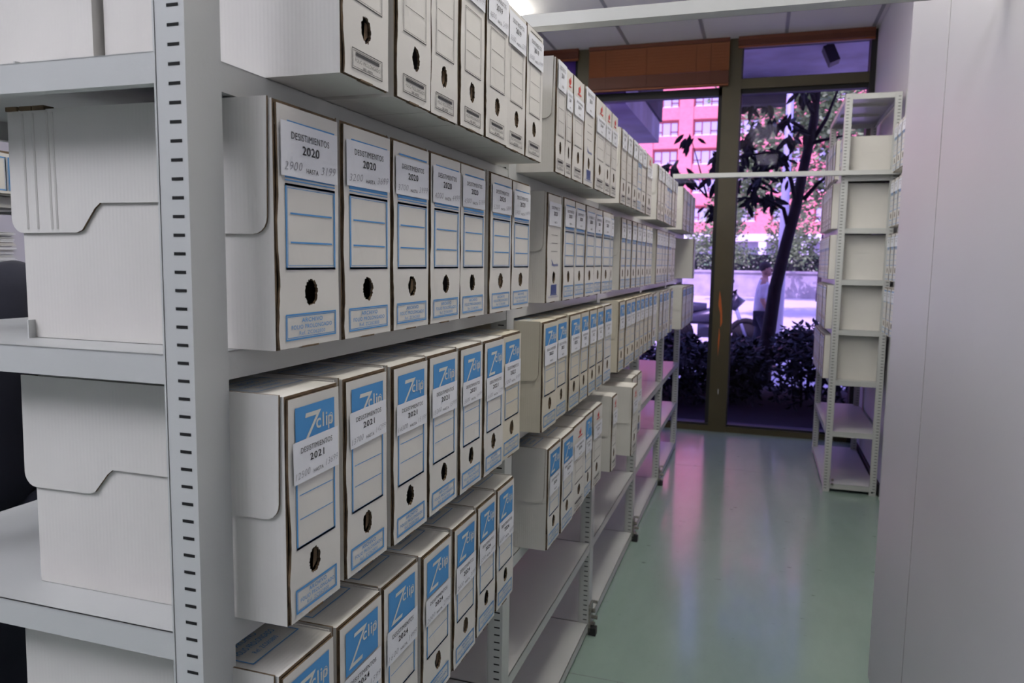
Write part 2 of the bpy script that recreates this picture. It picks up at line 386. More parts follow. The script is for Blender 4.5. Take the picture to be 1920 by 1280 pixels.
# rack on the far side of the left aisle
t = thing('shelving_unit', 'grey steel shelving unit across the left aisle, seen past the near boxes', 'shelving unit', (-1.5, .0, 0))
for yy in (0, 1.03): link('post', POST, t).location = (0, yy, 0)
for yy in (0, 1.03): link('post', POSTB, t).location = (-.4, yy, 0)
SHL = shelf_mesh(-.4, -.0015, 1.04)
for z in (1.53, 1.255, .95, .65, .351, .045): link('shelf', SHL, t).location = (0, .0035, z)
t2 = thing('shelving_unit', 'grey steel shelving unit across the left aisle, farther along', 'shelving unit', (-1.5, 1.083, 0))
for yy in (1.03,): link('post', POST, t2).location = (0, yy, 0); link('post', POSTB, t2).location = (-.4, yy, 0)
for z in (1.53, 1.255, .95, .65, .351, .045): link('shelf', SHL, t2).location = (0, .0035, z)

# cupboard at right foreground
t = thing('tall_cupboard', 'tall pale grey cupboard filling the right edge of the picture', 'cupboard', (.95, .2, 0))
m = MB(); m.box(0, .26, 0, 1.259, 0, 2.55, 'cab'); m.build('near_carcass', t)
m = MB(); m.box(0.0015, .26, 1.259, 1.2685, 0, 2.549, 'seam'); m.build('seam_strip', t)
m = MB(); m.box(0.0, .26, 1.2685, 1.80, 0, 2.55, 'cab'); m.build('side_panel', t)
m = MB(); m.box(0, .26, -1.2, -.003, 0, 2.55, 'cab'); m.build('near_carcass', t)

# ------------------------------------------------------------------ lettering
DG = None
_tc = {}
def text_mesh(s, bold=0, shear=0):
    """flat lettering: list of verts (u,v) & faces, centred on u, baseline at 0, cap height 1"""
    key = (s, bold, shear)
    if key in _tc: return _tc[key]
    c = bpy.data.curves.new('t', 'FONT'); c.body = s; c.size = 1; c.resolution_u = 3; c.offset = bold; c.shear = shear; c.space_character = 1.10
    o = bpy.data.objects.new('t', c); COL.objects.link(o); dg = bpy.context.evaluated_depsgraph_get()
    me = bpy.data.meshes.new_from_object(o.evaluated_get(dg))
    V = [(v.co.x, v.co.y) for v in me.vertices]; Fs = [tuple(p.vertices) for p in me.polygons]
    bpy.data.objects.remove(o); bpy.data.curves.remove(c); bpy.data.meshes.remove(me)
    a = min(v[0] for v in V); b = max(v[0] for v in V)
    _tc[key] = ([(v[0]-(a+b)/2, v[1]) for v in V], Fs, b-a); return _tc[key]
class Face2D:
    """draws on the plane x = d (facing +X), u = +Y, v = +Z"""
    def __init__(s, m, d, tilt=0, c=(0, 0), top=False): s.m = m; s.d = d; s.t = tilt; s.c = c; s.top = top; s.k = 0
    def P(s, u, v, e=0):
        cu, cv = s.c; du, dv = u-cu, v-cv; ct, st = math.cos(s.t), math.sin(s.t)
        u, v = cu+du*ct-dv*st, cv+du*st+dv*ct
        return (s.d+e, u, v) if not s.top else (v, u, s.d+e)
    def rect(s, u0, v0, u1, v1, k, e=.0003):
        q = [s.P(u0, v0, e), s.P(u1, v0, e), s.P(u1, v1, e), s.P(u0, v1, e)]
        s.m.face(q if not s.top else q[::-1], k)
    def frame(s, u0, v0, u1, v1, w, k, e=.0003):
        s.rect(u0, v0, u1, v0+w, k, e); s.rect(u0, v1-w, u1, v1, k, e); s.rect(u0, v0+w, u0+w, v1-w, k, e); s.rect(u1-w, v0+w, u1, v1-w, k, e)
    def text(s, txt, u, v, width, h, k, bold=0, shear=0, e=.0006, squeeze=True):
        V, Fs, L = text_mesh(txt, bold, shear); sx = width/L; sy = h/.70
        Q = [s.P(u+a*sx, v+b*sy, e) for a, b in V]
        s.m.quads(Q, [f if not s.top else f[::-1] for f in Fs], k)

# ------------------------------------------------------------------ archive boxes
def flap_outline(D, H, full=True):
    b, mid = .47*H, .60*H; r = .018
    pts = [(-D-.012, H+.002), (-D-.014, b+r)]
    for i in range(1, 6): a = PI+PI/2*i/5; pts.append((-D-.014+r+r*math.cos(a), b+r+r*math.sin(a)))
    x1 = -D*.74
    pts += [(x1-.006, b+.001), (x1+.002, b+.004), (x1+.022, mid-.006), (x1+.030, mid)]
    x2 = -D*.33
    pts += [(x2-.030, mid), (x2-.022, mid-.006), (x2-.002, b+.004), (x2+.006, b+.001)]
    for i in range(0, 6): a = -PI/2+PI/2*i/5; pts.append((-.010-r+r*math.cos(a), b+r+r*math.sin(a)))
    pts += [(-.008, H+.002)]
    return pts
def extrude_poly(m, pts, y0, y1, k, ke):
    n = len(pts)
    m.face([(p[0], y0, p[1]) for p in pts], k); m.face([(p[0], y1, p[1]) for p in pts][::-1], k)
    for i in range(n):
        a, b = pts[i], pts[(i+1) % n]
        m.face([(a[0], y0, a[1]), (a[0], y1, a[1]), (b[0], y1, b[1]), (b[0], y0, b[1])], ke)

def box_meshes(kind, w, H, D, card, lab, year, a, b, seed, holeragged=True, ridges=False, toptext=True, detail=2):
    rnd = random.Random(seed); out = []
    # ---- carton
    m = MB(); e = .0022
    m.quads([(-D,0,0),(-.004,0,0),(-.004,w,0),(-D,w,0),(-D,0,H),(-.004,0,H),(-.004,w,H),(-D,w,H)],
            [(3,2,1,0),(4,5,6,7),(0,1,5,4),(2,3,7,6),(3,0,4,7)], card)
    q = .0035; X = -.004                          # raw cut edge round the mouth
    for (y0, y1, z0, z1) in ((0, w, 0, q), (0, w, H-q, H), (0, q, q, H-q), (w-q, w, q, H-q)):
        m.face([(X, y0, z0), (X, y1, z0), (X, y1, z1), (X, y0, z1)], 'kraft')
    m.box(-D+.004, -.03, .006, w-.006, .004, H*.93, 'hole', skip='')
    if kind in ('zclip', 'redmark') :
        f = Face2D(m, H, top=True); x0, x1, y0, y1 = -.105, -.045, .10*w, .93*w
        kk = 'blue' if kind == 'zclip' else 'black'
        if kind == 'zclip':
            f.frame(y0, x0, y1, x1, .0018, kk, .0012)
            # lettering reads from the aisle: v axis is +X reversed
            V, Fs, L = text_mesh('ARCHIVO', .01, 0)
            for txt, xx, hh, ww in (('ARCHIVO', -.086, .010, .34), ('FOLIO PROLONGADO', -.071, .009, .62), ('Ref. ZC062800', -.057, .007, .40)):
                V, Fs, L = text_mesh(txt, .01, 0)
                m.quads([(xx-bb*hh/.7, w/2+aa*ww*w/L, H+.0012) for aa, bb in V], Fs, kk)
        n = 14; cx = -.16
        m.face([(cx+.014*math.cos(2*PI*i/n)*rnd.uniform(.9, 1.1), w*.45+.017*math.sin(2*PI*i/n), H+.0008) for i in range(n)], 'hole')  # flat disc on the lid, its dark colour standing for an unlit opening
    out.append(('carton', m.mesh('carton')))
    # ---- spine panel with finger hole
    m = MB(); hu, hv = w*.50+rnd.uniform(-.004, .004), H*.232
    ru, rv = w*.108, .0150
    N = 48; lo, ro, bo, to = .0030, .0015, .001, .004
    outer = []; inner = []
    u0, u1, v0, v1 = lo, w-ro, bo, H-to
    angs = [2*PI*i/N for i in range(N)]
    for cu, cv in ((u0, v0), (u1, v0), (u1, v1), (u0, v1)):
        an = math.atan2(cv-hv, cu-hu) % (2*PI)
        j = min(range(N), key=lambda i: abs(angs[i]-an)); angs[j] = an
    angs.sort()
    for j, an in enumerate(angs):
        c, s_ = math.cos(an), math.sin(an); ts = []
        if c > 1e-9: ts.append((u1-hu)/c)
        if c < -1e-9: ts.append((u0-hu)/c)
        if s_ > 1e-9: ts.append((v1-hv)/s_)
        if s_ < -1e-9: ts.append((v0-hv)/s_)
        tt = min(x for x in ts if x > 0); u, v = hu+c*tt, hv+s_*tt
        outer.append([u, v]); rr = rnd.uniform(.88, 1.08) if holeragged else 1
        inner.append([hu+c*ru*rr, hv+s_*rv*rr])
    # wavy long left edge, subdivided
    for p in outer:
        if abs(p[0]-u0) < 1e-6 and v0+.002 < p[1] < v1-.002: p[0] += .0018*math.sin(p[1]*55+seed)+rnd.uniform(-.0006, .0008)
    bow = lambda u, v: -.0007*abs(math.sin(PI*v/H*2.0+seed*.7))
    ft = [(0+bow(u, v), u, v) for u, v in outer]; fi = [(0, u, v) for u, v in inner]
    n = N; V = ft+fi+[(-.0032, u, v) for u, v in outer]+[(-.0032, u, v) for u, v in inner]
    m.quads(V, [(i, (i+1) % n, n+(i+1) % n, n+i) for i in range(n)], card)
    m.quads(V, [(i, 2*n+i, 2*n+(i+1) % n, (i+1) % n) for i in range(n)], 'kraft')
    m.quads(V, [(n+i, n+(i+1) % n, 3*n+(i+1) % n, 3*n+i) for i in range(n)], 'kraft')
    if rnd.random() < .6:                        # torn flap left in the finger hole
        m.face([(-.004, hu+ru*.15, hv-rv*.8), (-.0035, hu+ru*.9, hv-rv*.3), (-.0035, hu+ru*.85, hv+rv*.6), (-.005, hu+ru*.45, hv+rv*.75)], 'kraft')
    m.box(-.0055, 0.0, w*.35, w*.62, -.0004, .0016, 'kraft')
    f = Face2D(m, .0002)
    Hh = lambda t: H*(1-t)                       # fraction from the top
    if kind in ('blue', 'zclip'):
        k = 'blue'
        if kind == 'blue':
            f.rect(.16*w, Hh(.079), .92*w, Hh(.071), k); f.rect(.12*w, Hh(.300), .92*w, Hh(.285), k); f.rect(.12*w, Hh(.312), .92*w, Hh(.307), k)
            f.frame(.12*w, Hh(.672), .92*w, Hh(.322), .0026, k); f.frame(.12*w+.0034, Hh(.672)+.0044, .92*w-.0034, Hh(.322)-.0044, .0007, k)
            f.rect(.12*w, Hh(.672), .92*w, Hh(.663), k); f.rect(.12*w, Hh(.332), .92*w, Hh(.322), k)
            f.rect(.19*w, Hh(.445), .86*w, Hh(.438), k); f.rect(.19*w, Hh(.563), .86*w, Hh(.556), k)
            f.frame(.10*w, Hh(.965), .92*w, Hh(.855), .0018, k); f.frame(.10*w+.0026, Hh(.965)+.0026, .92*w-.0026, Hh(.855)-.0026, .0008, k)
        else:
            f.rect(.13*w, Hh(.285), .88*w, Hh(.058), k)
            e2 = .0006
            f.text('Z', .40*w, Hh(.262), .42*w, .175*H, 'offwhite', -.006, .35)
            f.text('cli', .62*w, Hh(.175), .22*w, .065*H, 'offwhite', .01, 0); f.text('p', .795*w, Hh(.175), .10*w, .064*H, 'offwhite', .0, 0)
            f.text('@', .80*w, Hh(.165), .085*w, .040*H, 'offwhite', .0, 0, e=.0008)
            f.frame(.13*w, Hh(.68), .88*w, Hh(.30), .0028, k); f.rect(.13*w, Hh(.68), .88*w, Hh(.670), k)
            f.rect(.19*w, Hh(.445), .83*w, Hh(.441), k); f.rect(.19*w, Hh(.552), .83*w, Hh(.548), k)
            f.frame(.10*w, Hh(.965), .90*w, Hh(.855), .0024, k); f.frame(.10*w+.0034, Hh(.965)+.0030, .90*w-.0030, Hh(.855)-.0030, .0006, k)
        if detail:
            f.text('ARCHIVO', .51*w, Hh(.893), .34*w, .018*H, k, .012); f.text('FOLIO PROLONGADO', .51*w, Hh(.920), .66*w, .017*H, k, .01); f.text('Ref. ZC062800', .51*w, Hh(.946), .42*w, .016*H, k)
    elif kind in ('folio', 'redmark'):
        k = 'black'
        if kind == 'folio': f.rect(.2*w, Hh(.055), .85*w, Hh(.048), k)
        f.frame(.17*w, Hh(.665), .83*w, Hh(.285), .0008, k); f.frame(.17*w+.0022, Hh(.665)+.0022, .83*w-.0022, Hh(.285)-.0022, .0005, k); f.rect(.17*w, Hh(.668), .83*w, Hh(.664), k)
        for tt in (.42, .535): f.rect(.23*w, Hh(tt+.003), .77*w, Hh(tt), k)
        f.frame(.17*w, Hh(.963), .83*w, Hh(.872), .0010, k); f.frame(.17*w+.0024, Hh(.963)+.0024, .83*w-.0024, Hh(.872)-.0024, .0005, k)
        f.rect(.25*w, Hh(.902), .76*w, Hh(.887), k)
        if detail:
            f.text('FOLIO PROLONGADO', .5*w, Hh(.931), .54*w, .017*H, k); f.text('REF. 00970', .5*w, Hh(.951), .20*w, .010*H, k, .02)
        if kind == 'redmark':
            n = 10; pts = []
            cu, cv = .52*w, Hh(.10)
            m.face([(.0008, cu+.011*math.cos(a_), cv+.010*math.sin(a_)) for a_ in [PI*.9+PI*1.3*i/n for i in range(n+1)]]+[(.0008, cu+.003, cv+.001)], 'red')
            m.face([(.0008, cu-.002, cv+.004), (.0008, cu+.010, cv+.012), (.0008, cu+.004, cv+.001)], 'red')
            f.rect(.36*w, Hh(.162), .70*w, Hh(.148), 'red')
    elif kind == 'barcode':
        k = 'navy'
        f.rect(.12*w, Hh(.097), .85*w, Hh(.091), k)
        for tt in (.375, .45, .525): f.rect(.27*w, Hh(tt+.004), .73*w, Hh(tt), 'black')
        m.face([(.0006, .28*w, Hh(.60)), (.0006, .42*w, Hh(.635)), (.0006, .28*w, Hh(.665)), (.0006, .37*w, Hh(.635))], k)
        f.text('dispublic', .58*w, Hh(.662), .44*w, .025*H, k, .03)
        for i in range(9): f.rect(.30*w+i*.048*w, Hh(.925), .30*w+i*.048*w+.030*w, Hh(.835), k)
        f.rect(.25*w, Hh(.935), .75*w, Hh(.928), k)
        f.frame(.12*w, Hh(.955), .85*w, Hh(.945), .0005, k)
    out.append(('spine_panel', m.mesh('spine_panel')))
    # ---- lid flaps hanging over both sides
    for side, (y0, y1) in enumerate(((-.0035, -.0008), (w+.0002, w+.0018))):
        m = MB(); pts = flap_outline(D, H)
        extrude_poly(m, pts, y0, y1, card, 'kraft' if side == 0 else card)
        if ridges and side == 0:
            for x in (-D+.012, -D+.028, -D+.050, -D+.058): m.tube([(x, -.0028, H*.49), (x-.001, -.0030, H-.002)], .0022, card, 6)
            for x in (-D-.012, -D+.010, -D+.03): m.box(x, x+.018, -.006, .008, H+.001, H+.006, 'kraft')
        o = m.mesh('side_flap'); out.append(('side_flap', o))
    # ---- paper label
    t0, t1, tilt = lab
    m = MB(); c = (w*.5, Hh((t0+t1)/2)); f = Face2D(m, .0020, tilt, c)
    lw = .90 if kind != 'zclip' else .86
    ul, ur = w*(.5-lw/2), w*(.5+lw/2)
    nn = 6
    for i in range(nn):
        for j in range(3):
            a0, a1 = ul+(ur-ul)*i/nn, ul+(ur-ul)*(i+1)/nn; b0, b1 = Hh(t1)+(Hh(t0)-Hh(t1))*j/3, Hh(t1)+(Hh(t0)-Hh(t1))*(j+1)/3
            m.face([f.P(a0, b0), f.P(a1, b0), f.P(a1, b1), f.P(a0, b1)], 'paper')
    hgt = Hh(t0)-Hh(t1)
    f.text('DESISTIMIENTOS', .5*w, Hh(t0)-hgt*.30, .60*w, hgt*.13, 'black', .0); f.text(year, .5*w, Hh(t0)-hgt*.55, .27*w, hgt*.165, 'black', .012)
    if detail: f.text('HASTA', .52*w, Hh(t0)-hgt*.885, .19*w, hgt*.09, 'black', .0)
    if detail > 1:
        f.t += .06
        f.text(a, .22*w, Hh(t0)-hgt*.84, .27*w, hgt*.16, 'pencil', -.012, .25); f.text(b, .78*w, Hh(t0)-hgt*.88, .25*w, hgt*.16, 'pencil', -.012, .3)
    out.append(('paper_label', m.mesh('paper_label')))
    return out
def place_box(parts, name_label, loc, rz=0, group=None, sy=1):
    t = thing('archive_box', name_label, 'archive box', loc, rz, group)
    t.scale = (1, sy, 1)
    for n, me in parts: link(n, me, t)
    return t

HR = dict(A=.252, B=.268, C=.256, D=.258)
Y = dict(
A1=[(.078,.186),(.203,.308),(.310,.409),(.411,.516),(.518,.631),(.634,.747),(.750,.864)],
A2=[(1.011,1.097),(1.099,1.163),(1.165,1.281),(1.283,1.399),(1.416,1.549),(1.551,1.644),(1.646,1.745)],
A3=[(1.926,2.030),(2.041,2.150),(2.160,2.269),(2.282,2.386),(2.393,2.513),(2.528,2.692)],
B1=[(.021,.147),(.151,.277),(.281,.402),(.406,.530),(.532,.654),(.677,.806),(.816,.944)],
B2=[(1.103,1.232),(1.238,1.361),(1.368,1.493),(1.500,1.627),(1.635,1.748),(1.750,1.886),(1.892,1.945)],
B3=[(2.122,2.222),(2.234,2.341),(2.354,2.463),(2.477,2.594),(2.609,2.730),(2.737,2.840),(2.850,2.944)],
C1=[(.003,.109),(.130,.240),(.252,.367),(.378,.494),(.499,.607),(.615,.726),(.732,.853)],
C2=[(1.013,1.146),(1.156,1.268),(1.286,1.413),(1.420,1.527),(1.538,1.644),(1.652,1.754),(1.772,1.905)],
D1=[(-.002,.106),(.117,.231),(.240,.355),(.360,.475),(.490,.599),(.613,.718),(.728,.839)],
D2=[(1.086,1.207),(1.212,1.344),(1.351,1.505),(1.508,1.614),(1.619,1.763),(1.850,1.940)])
def run(y0, n, p, gap=.006, jit=.004):
    o = []
    for i in range(n):
        j = random.uniform(0, jit); o.append((y0+j, y0+p-gap)); y0 += p
    return o
Y['A4'] = run(2.905, 7, .118); Y['A5'] = run(3.985, 7, .118)
Y['B4'] = run(3.07, 7, .125); Y['B5'] = run(4.62, 2, .13)
Y['C3'] = run(2.066, 7, .125); Y['C4'] = run(3.02, 7, .128); Y['C5'] = run(4.05, 7, .118)
Y['D3'] = [(2.093, 2.215), (2.318, 2.430), (2.440, 2.560)]
PX = dict(A1=.100, A2=.092, A3=.078, A4=.075, A5=.085, B1=.052, B2=.052, B3=.050, B4=.055, B5=.085, C1=.068, C2=.066, C3=.062, C4=.055, C5=.095, D1=.062, D2=.068, D3=.080)
KIND = dict(A1=['folio']*7, A2=['folio', 'redmark', 'redmark', 'barcode', 'redmark', 'redmark', 'redmark'], A3=['folio', 'folio', 'folio', 'blue', 'folio', 'redmark'],
 A4=['folio', 'folio', 'barcode', 'blue', 'blue', 'folio', 'folio'], A5=['folio', 'folio', 'blue', 'blue', 'barcode', 'folio', 'folio'],
 B1=['blue']*7, B2=['barcode']+['blue']*6, B3=['blue']*7, B4=['blue']*5+['folio', 'folio'], B5=['folio', 'folio'],
 C1=['zclip']*7, C2=['zclip']*7, C3=['zclip']*7, C4=['zclip']*7, C5=['zclip']*7, D1=['zclip']*7, D2=['zclip', 'zclip', 'redmark', 'zclip', 'redmark', 'redmark'], D3=['redmark', 'redmark', 'barcode'])
NUM = dict(B1=[('2900','3199'),('3200','3699'),('3700','3999'),('4000','4499'),('4500','5199'),('5200','5899'),('5900','6499')],
 C1=[('12500','13699'),('13700','14299'),('14300','15199'),('15200','15799'),('15800','16499'),('16500','17299'),('100','999')],
 A1=[('100','499'),('500','2999'),('3000','4199'),('4200','4799'),('4800','5499'),('5500','6299'),('6300','6999')],
 D1=[('900','1199'),('1200','1599'),('1600','1999'),('2000','2799'),('2800','3199'),('3200','3999'),('4000','4599')])
YEAR = dict(A='2019', B='2020', C='2021', D='2024')
LAB = dict(A=(.015, .265, 0), B=(.078, .283, 0), C=(.215, .395, 0), D=(.29, .47, 0))
LABC1 = [(.20, .385, .02), (.165, .345, .03), (.215, .385, .0), (.205, .385, .0), (.235, .395, 0), (.270, .44, 0), (.225, .41, 0)]
LABA1 = [(-.03+.04, .20, 0), (.015, .21, 0), (.02, .25, 0), (.0+.012, .235, 0), (.03, .255, 0), (.05, .275, 0), (.07, .285, 0)]
D_ = .36
rowname = dict(A='top', B='second', C='third', D='fourth')
seed = 0; cache = {}
for r in 'ABCD':
    for b in range(1, 6):
        key = r+str(b)
        if key not in Y: continue
        for i, (ya, yb) in enumerate(Y[key]):
            seed += 1; kind = KIND[key][i]; w = yb-ya; rz = 0; sy = 1
            card = 'cream' if (key in ('C2', 'C3') or (key == 'C1' and i == 6)) and not (key == 'C2' and i == 6) else 'card'
            year = YEAR[r]
            if key in ('C2', 'C3') or (key == 'C1' and i == 6): year = '2022'
            if key in ('C4', 'C5'): year = '2023'
            lab = LAB[r]
            if key == 'C1': lab = LABC1[i]
            elif key == 'A1': lab = LABA1[i]
            elif r == 'B': lab = (.078+random.uniform(-.006, .012), .283+random.uniform(-.006, .012), random.uniform(-.006, .006))
            elif kind == 'redmark': lab = (.20, .38, 0)
            elif r == 'D': lab = (.285+random.uniform(-.01, .01), .46+random.uniform(-.01, .02), random.uniform(-.01, .01))
            a, bb = NUM[key][i] if key in NUM else (str(random.randrange(10, 60)*100), str(random.randrange(10, 60)*100+99))
            Hh_ = HR[r]; D_ = .33 if r == 'A' else .36
            if key == 'C2' or key == 'C3': Hh_ = .262
            if r == 'D' and b == 2 and i == 5: Hh_ = .262
            if b <= 2:
                parts = box_meshes(kind, w, Hh_, D_, card, lab, year, a, bb, seed, ridges=(key == 'B1' and i == 0), detail=2 if b == 1 else 1)
            else:
                ck = (kind, r, card, year, seed % 2)
                if ck not in cache: cache[ck] = box_meshes(kind, .115, Hh_, D_, card, lab, year, a, bb, seed, detail=1)
                parts = cache[ck]; sy = w/.115
            x = PX[key]+random.uniform(-.003, .003)
            if key == 'D2' and i == 5: x = .085
            if key == 'D3' and i == 0: x = .115
            if key == 'C4' and i in (1, 5): x -= .012
            if key == 'B5' and i == 0: x = .105
            mk = {'blue': 'blue-lined', 'zclip': 'blue-logo', 'folio': 'black-lined', 'redmark': 'red-marked', 'barcode': 'navy-barcoded'}[kind]
            cc = 'cream' if card == 'cream' else 'white'
            if b == 1: lb = '%s %s %s archive box, %s from the big post, %s shelf, numbered %s' % (cc, mk, year, ORD[i], rowname[r], a)
            else: lb = '%s %s %s archive box, %s along the %s unit, %s shelf' % (cc, mk, year, ORD[i], ORD[b-1], rowname[r])
            place_box(parts, lb, (x, ya, LV[r]+.0006), rz+random.uniform(-.004, .004)*(0 if w > .1 and False else 1)*0, 'archive boxes on the %s shelf of the left rack' % rowname[r], sy)
# rear box on the top shelf, seen at the left end
parts = box_meshes('folio', .12, .30, .34, 'card', LAB['A'], '2019', '100', '499', 77, detail=0)
place_box(parts, 'white archive box at the upper left corner, backing onto the top row', (-.580, .188, LV['A']+.0006), PI)
# a second, lower-left box below the third shelf is box one of the fourth row, already placed

# boxes on the right rack (turned round to face the aisle)
rb = {k: box_meshes(k, .115, .262, .325, 'card', LAB['B'], '2018', '100', '899', 300+j, detail=0) for j, k in enumerate(('blue', 'zclip', 'folio'))}
RK = ['blue', 'folio', 'blue', 'zclip', 'zclip']
for li, z in enumerate(RL[:5]):
    n = 6
    for i in range(n):
        k = RK[li]; y = RY0+.065+.135*i
        hs = .88 if li == 0 else 1
        xx = RX0-.035-random.uniform(0, .006)+(.012 if li == 0 else 0)
        if li == 0 and i == 0: xx += .03
        t = place_box(rb[k], 'white archive box, %s from the near end, %s shelf down, rack beside window' % (ORD[i], ORD[li]), (xx, y+.128, z+.0006), PI, 'archive boxes on the rack beside the window')
        t.scale = (1, 1.09, hs)
RK2 = ['blue', 'blue', 'blue', 'zclip']
for li, z in enumerate(RL[:4]):
    for i in range(6):
        y = 4.12-.128*i
        t = place_box(rb[RK2[li]], 'white archive box, %s from the far end, %s shelf down, rack behind cupboard' % (ORD[i], ORD[li]), (1.222, y, z+.0006), PI, 'archive boxes on the rack behind the cupboard')

# things on the rack across the left aisle
def simple_box(name, label, loc, w, H, D, kind, rz=0, group=None):
    return place_box(box_meshes(kind, w, H, D, 'card', LAB['B'], '2017', '100', '899', 500+int(loc[1]*10), detail=0), label, loc, rz, group)
# box lying on its side: the spine is horizontal
t = simple_box('archive_box', 'white archive box lying on its side at the left edge, above the paper stack', (-1.46, .60, 1.5306), .115, .268, .36, 'blue')
t.rotation_euler = (PI/2, 0, 0); t.location = (-1.46, .98, 1.5306+.002); t.rotation_euler = (-PI/2, 0, 0)
t.location = (-1.46, .735, 1.5306+.118)
simple_box('archive_box', 'white blue-logo archive box under the paper stack, across the left aisle', (-1.46, .86, .9506), .135, .26, .36, 'zclip')
simple_box('archive_box', 'white blue-logo archive box across the left aisle, just past the far post', (-1.46, 1.16, .9506), .135, .26, .36, 'zclip')
m = MB(); z = 0; rnd = random.Random(4)
while z < .175:
    h = rnd.uniform(.0012, .004); dx = rnd.uniform(-.012, .004); dy = rnd.uniform(-.006, .004)
    m.box(-.30, dx, dy-.16, .16+dy, z, z+h, rnd.choice(['paper', 'paper', 'card', 'metal'])); z += h+.0012
o = m.build('paper_stack'); o.location = (-1.53, .83, 1.2556); tag(o, 'tall stack of loose papers on the shelf across the left aisle', 'paper stack')
m = MB()
for kx in range(3):
    z = 0
    while z < .20:
        h = rnd.uniform(.002, .007); dx = rnd.uniform(-.015, .004)
        m.box(-.30, dx, kx*.30+.01, kx*.30+.29, z, z+h, rnd.choice(['paper', 'card', 'metal'])); z += h+.001
o = m.build('paper_stack'); o.location = (-1.53, .05, .6506); tag(o, 'low piles of papers in shade on a lower shelf across the left aisle', 'paper stack')

# ------------------------------------------------------------------ figures
def skin_mesh(name, nodes, edges, mt, parent, sub=2):
    me = bpy.data.meshes.new(name); me.from_pydata([n[0] for n in nodes], edges, [])
    me.materials.append(M[mt]); o = link(name, me, parent)
    me.skin_vertices.new() if False else None
    md = o.modifiers.new('skin', 'SKIN'); md.use_smooth_shade = True
    if not me.skin_vertices: 
        bm = bmesh.new(); bm.from_mesh(me); bm.verts.layers.skin.verify(); bm.to_mesh(me); bm.free()
    for i, n in enumerate(nodes):
        r = n[1]; me.skin_vertices[0].data[i].radius = r if hasattr(r, '__len__') else (r, r)
        me.skin_vertices[0].data[i].use_root = (i == 0)
    s = o.modifiers.new('sub', 'SUBSURF'); s.levels = sub; s.render_levels = sub
    return o
def hand(parent, wrist, d, mt='skin'):
    """palm, four fingers and a thumb as one skinned mesh hanging along direction d"""
    w = Vector(wrist); d = Vector(d).normalized(); a = Vector((1, 0, 0)); n = d.cross(a).normalized()
    nodes = [(w, .022), (w+d*.045, (.034, .018)), (w+d*.075, (.034, .015))]; edges = [(0, 1), (1, 2)]
    for i, (off, L) in enumerate(((-.027, .065), (-.009, .078), (.009, .073), (.027, .056))):
        b = w+d*.08+a*off; k = len(nodes)
        nodes += [(b, .009), (b+d*L*.5+n*.008, .008), (b+d*L+n*.03, .007)]; edges += [(2, k), (k, k+1), (k+1, k+2)]
    k = len(nodes); nodes += [(w+d*.035-a*.036, .010), (w+d*.075-a*.050+n*.012, .009)]; edges += [(1, k), (k, k+1)]
    return skin_mesh('hand', nodes, edges, mt, parent, 1)
def head(parent, c, facing, hairmat='hair', s=1):
    c = Vector(c); f = Vector(facing).normalized(); side = f.cross(Vector((0, 0, 1)))
    m = MB(); m.ball(c, (.078*s, .078*s, .115*s), 'skin', 20, 14)
    m.ball(c+f*.035-Vector((0, 0, .055)), (.052, .052, .055), 'skin', 14, 10)
    m.ball(c+f*.090-Vector((0, 0, .012)), (.014, .014, .022), 'skin', 8, 6)
    for q in (-1, 1):
        m.ball(c+side*q*.078-Vector((0, 0, .010)), (.012, .012, .028), 'skin', 8, 6)
        m.ball(c+side*q*.030+f*.070+Vector((0, 0, .008)), (.010, .010, .008), 'hair', 8, 6)
    m.ball(c+f*.080-Vector((0, 0, .058)), (.016, .016, .006), 'lips', 8, 5)
    return m, c, f, side
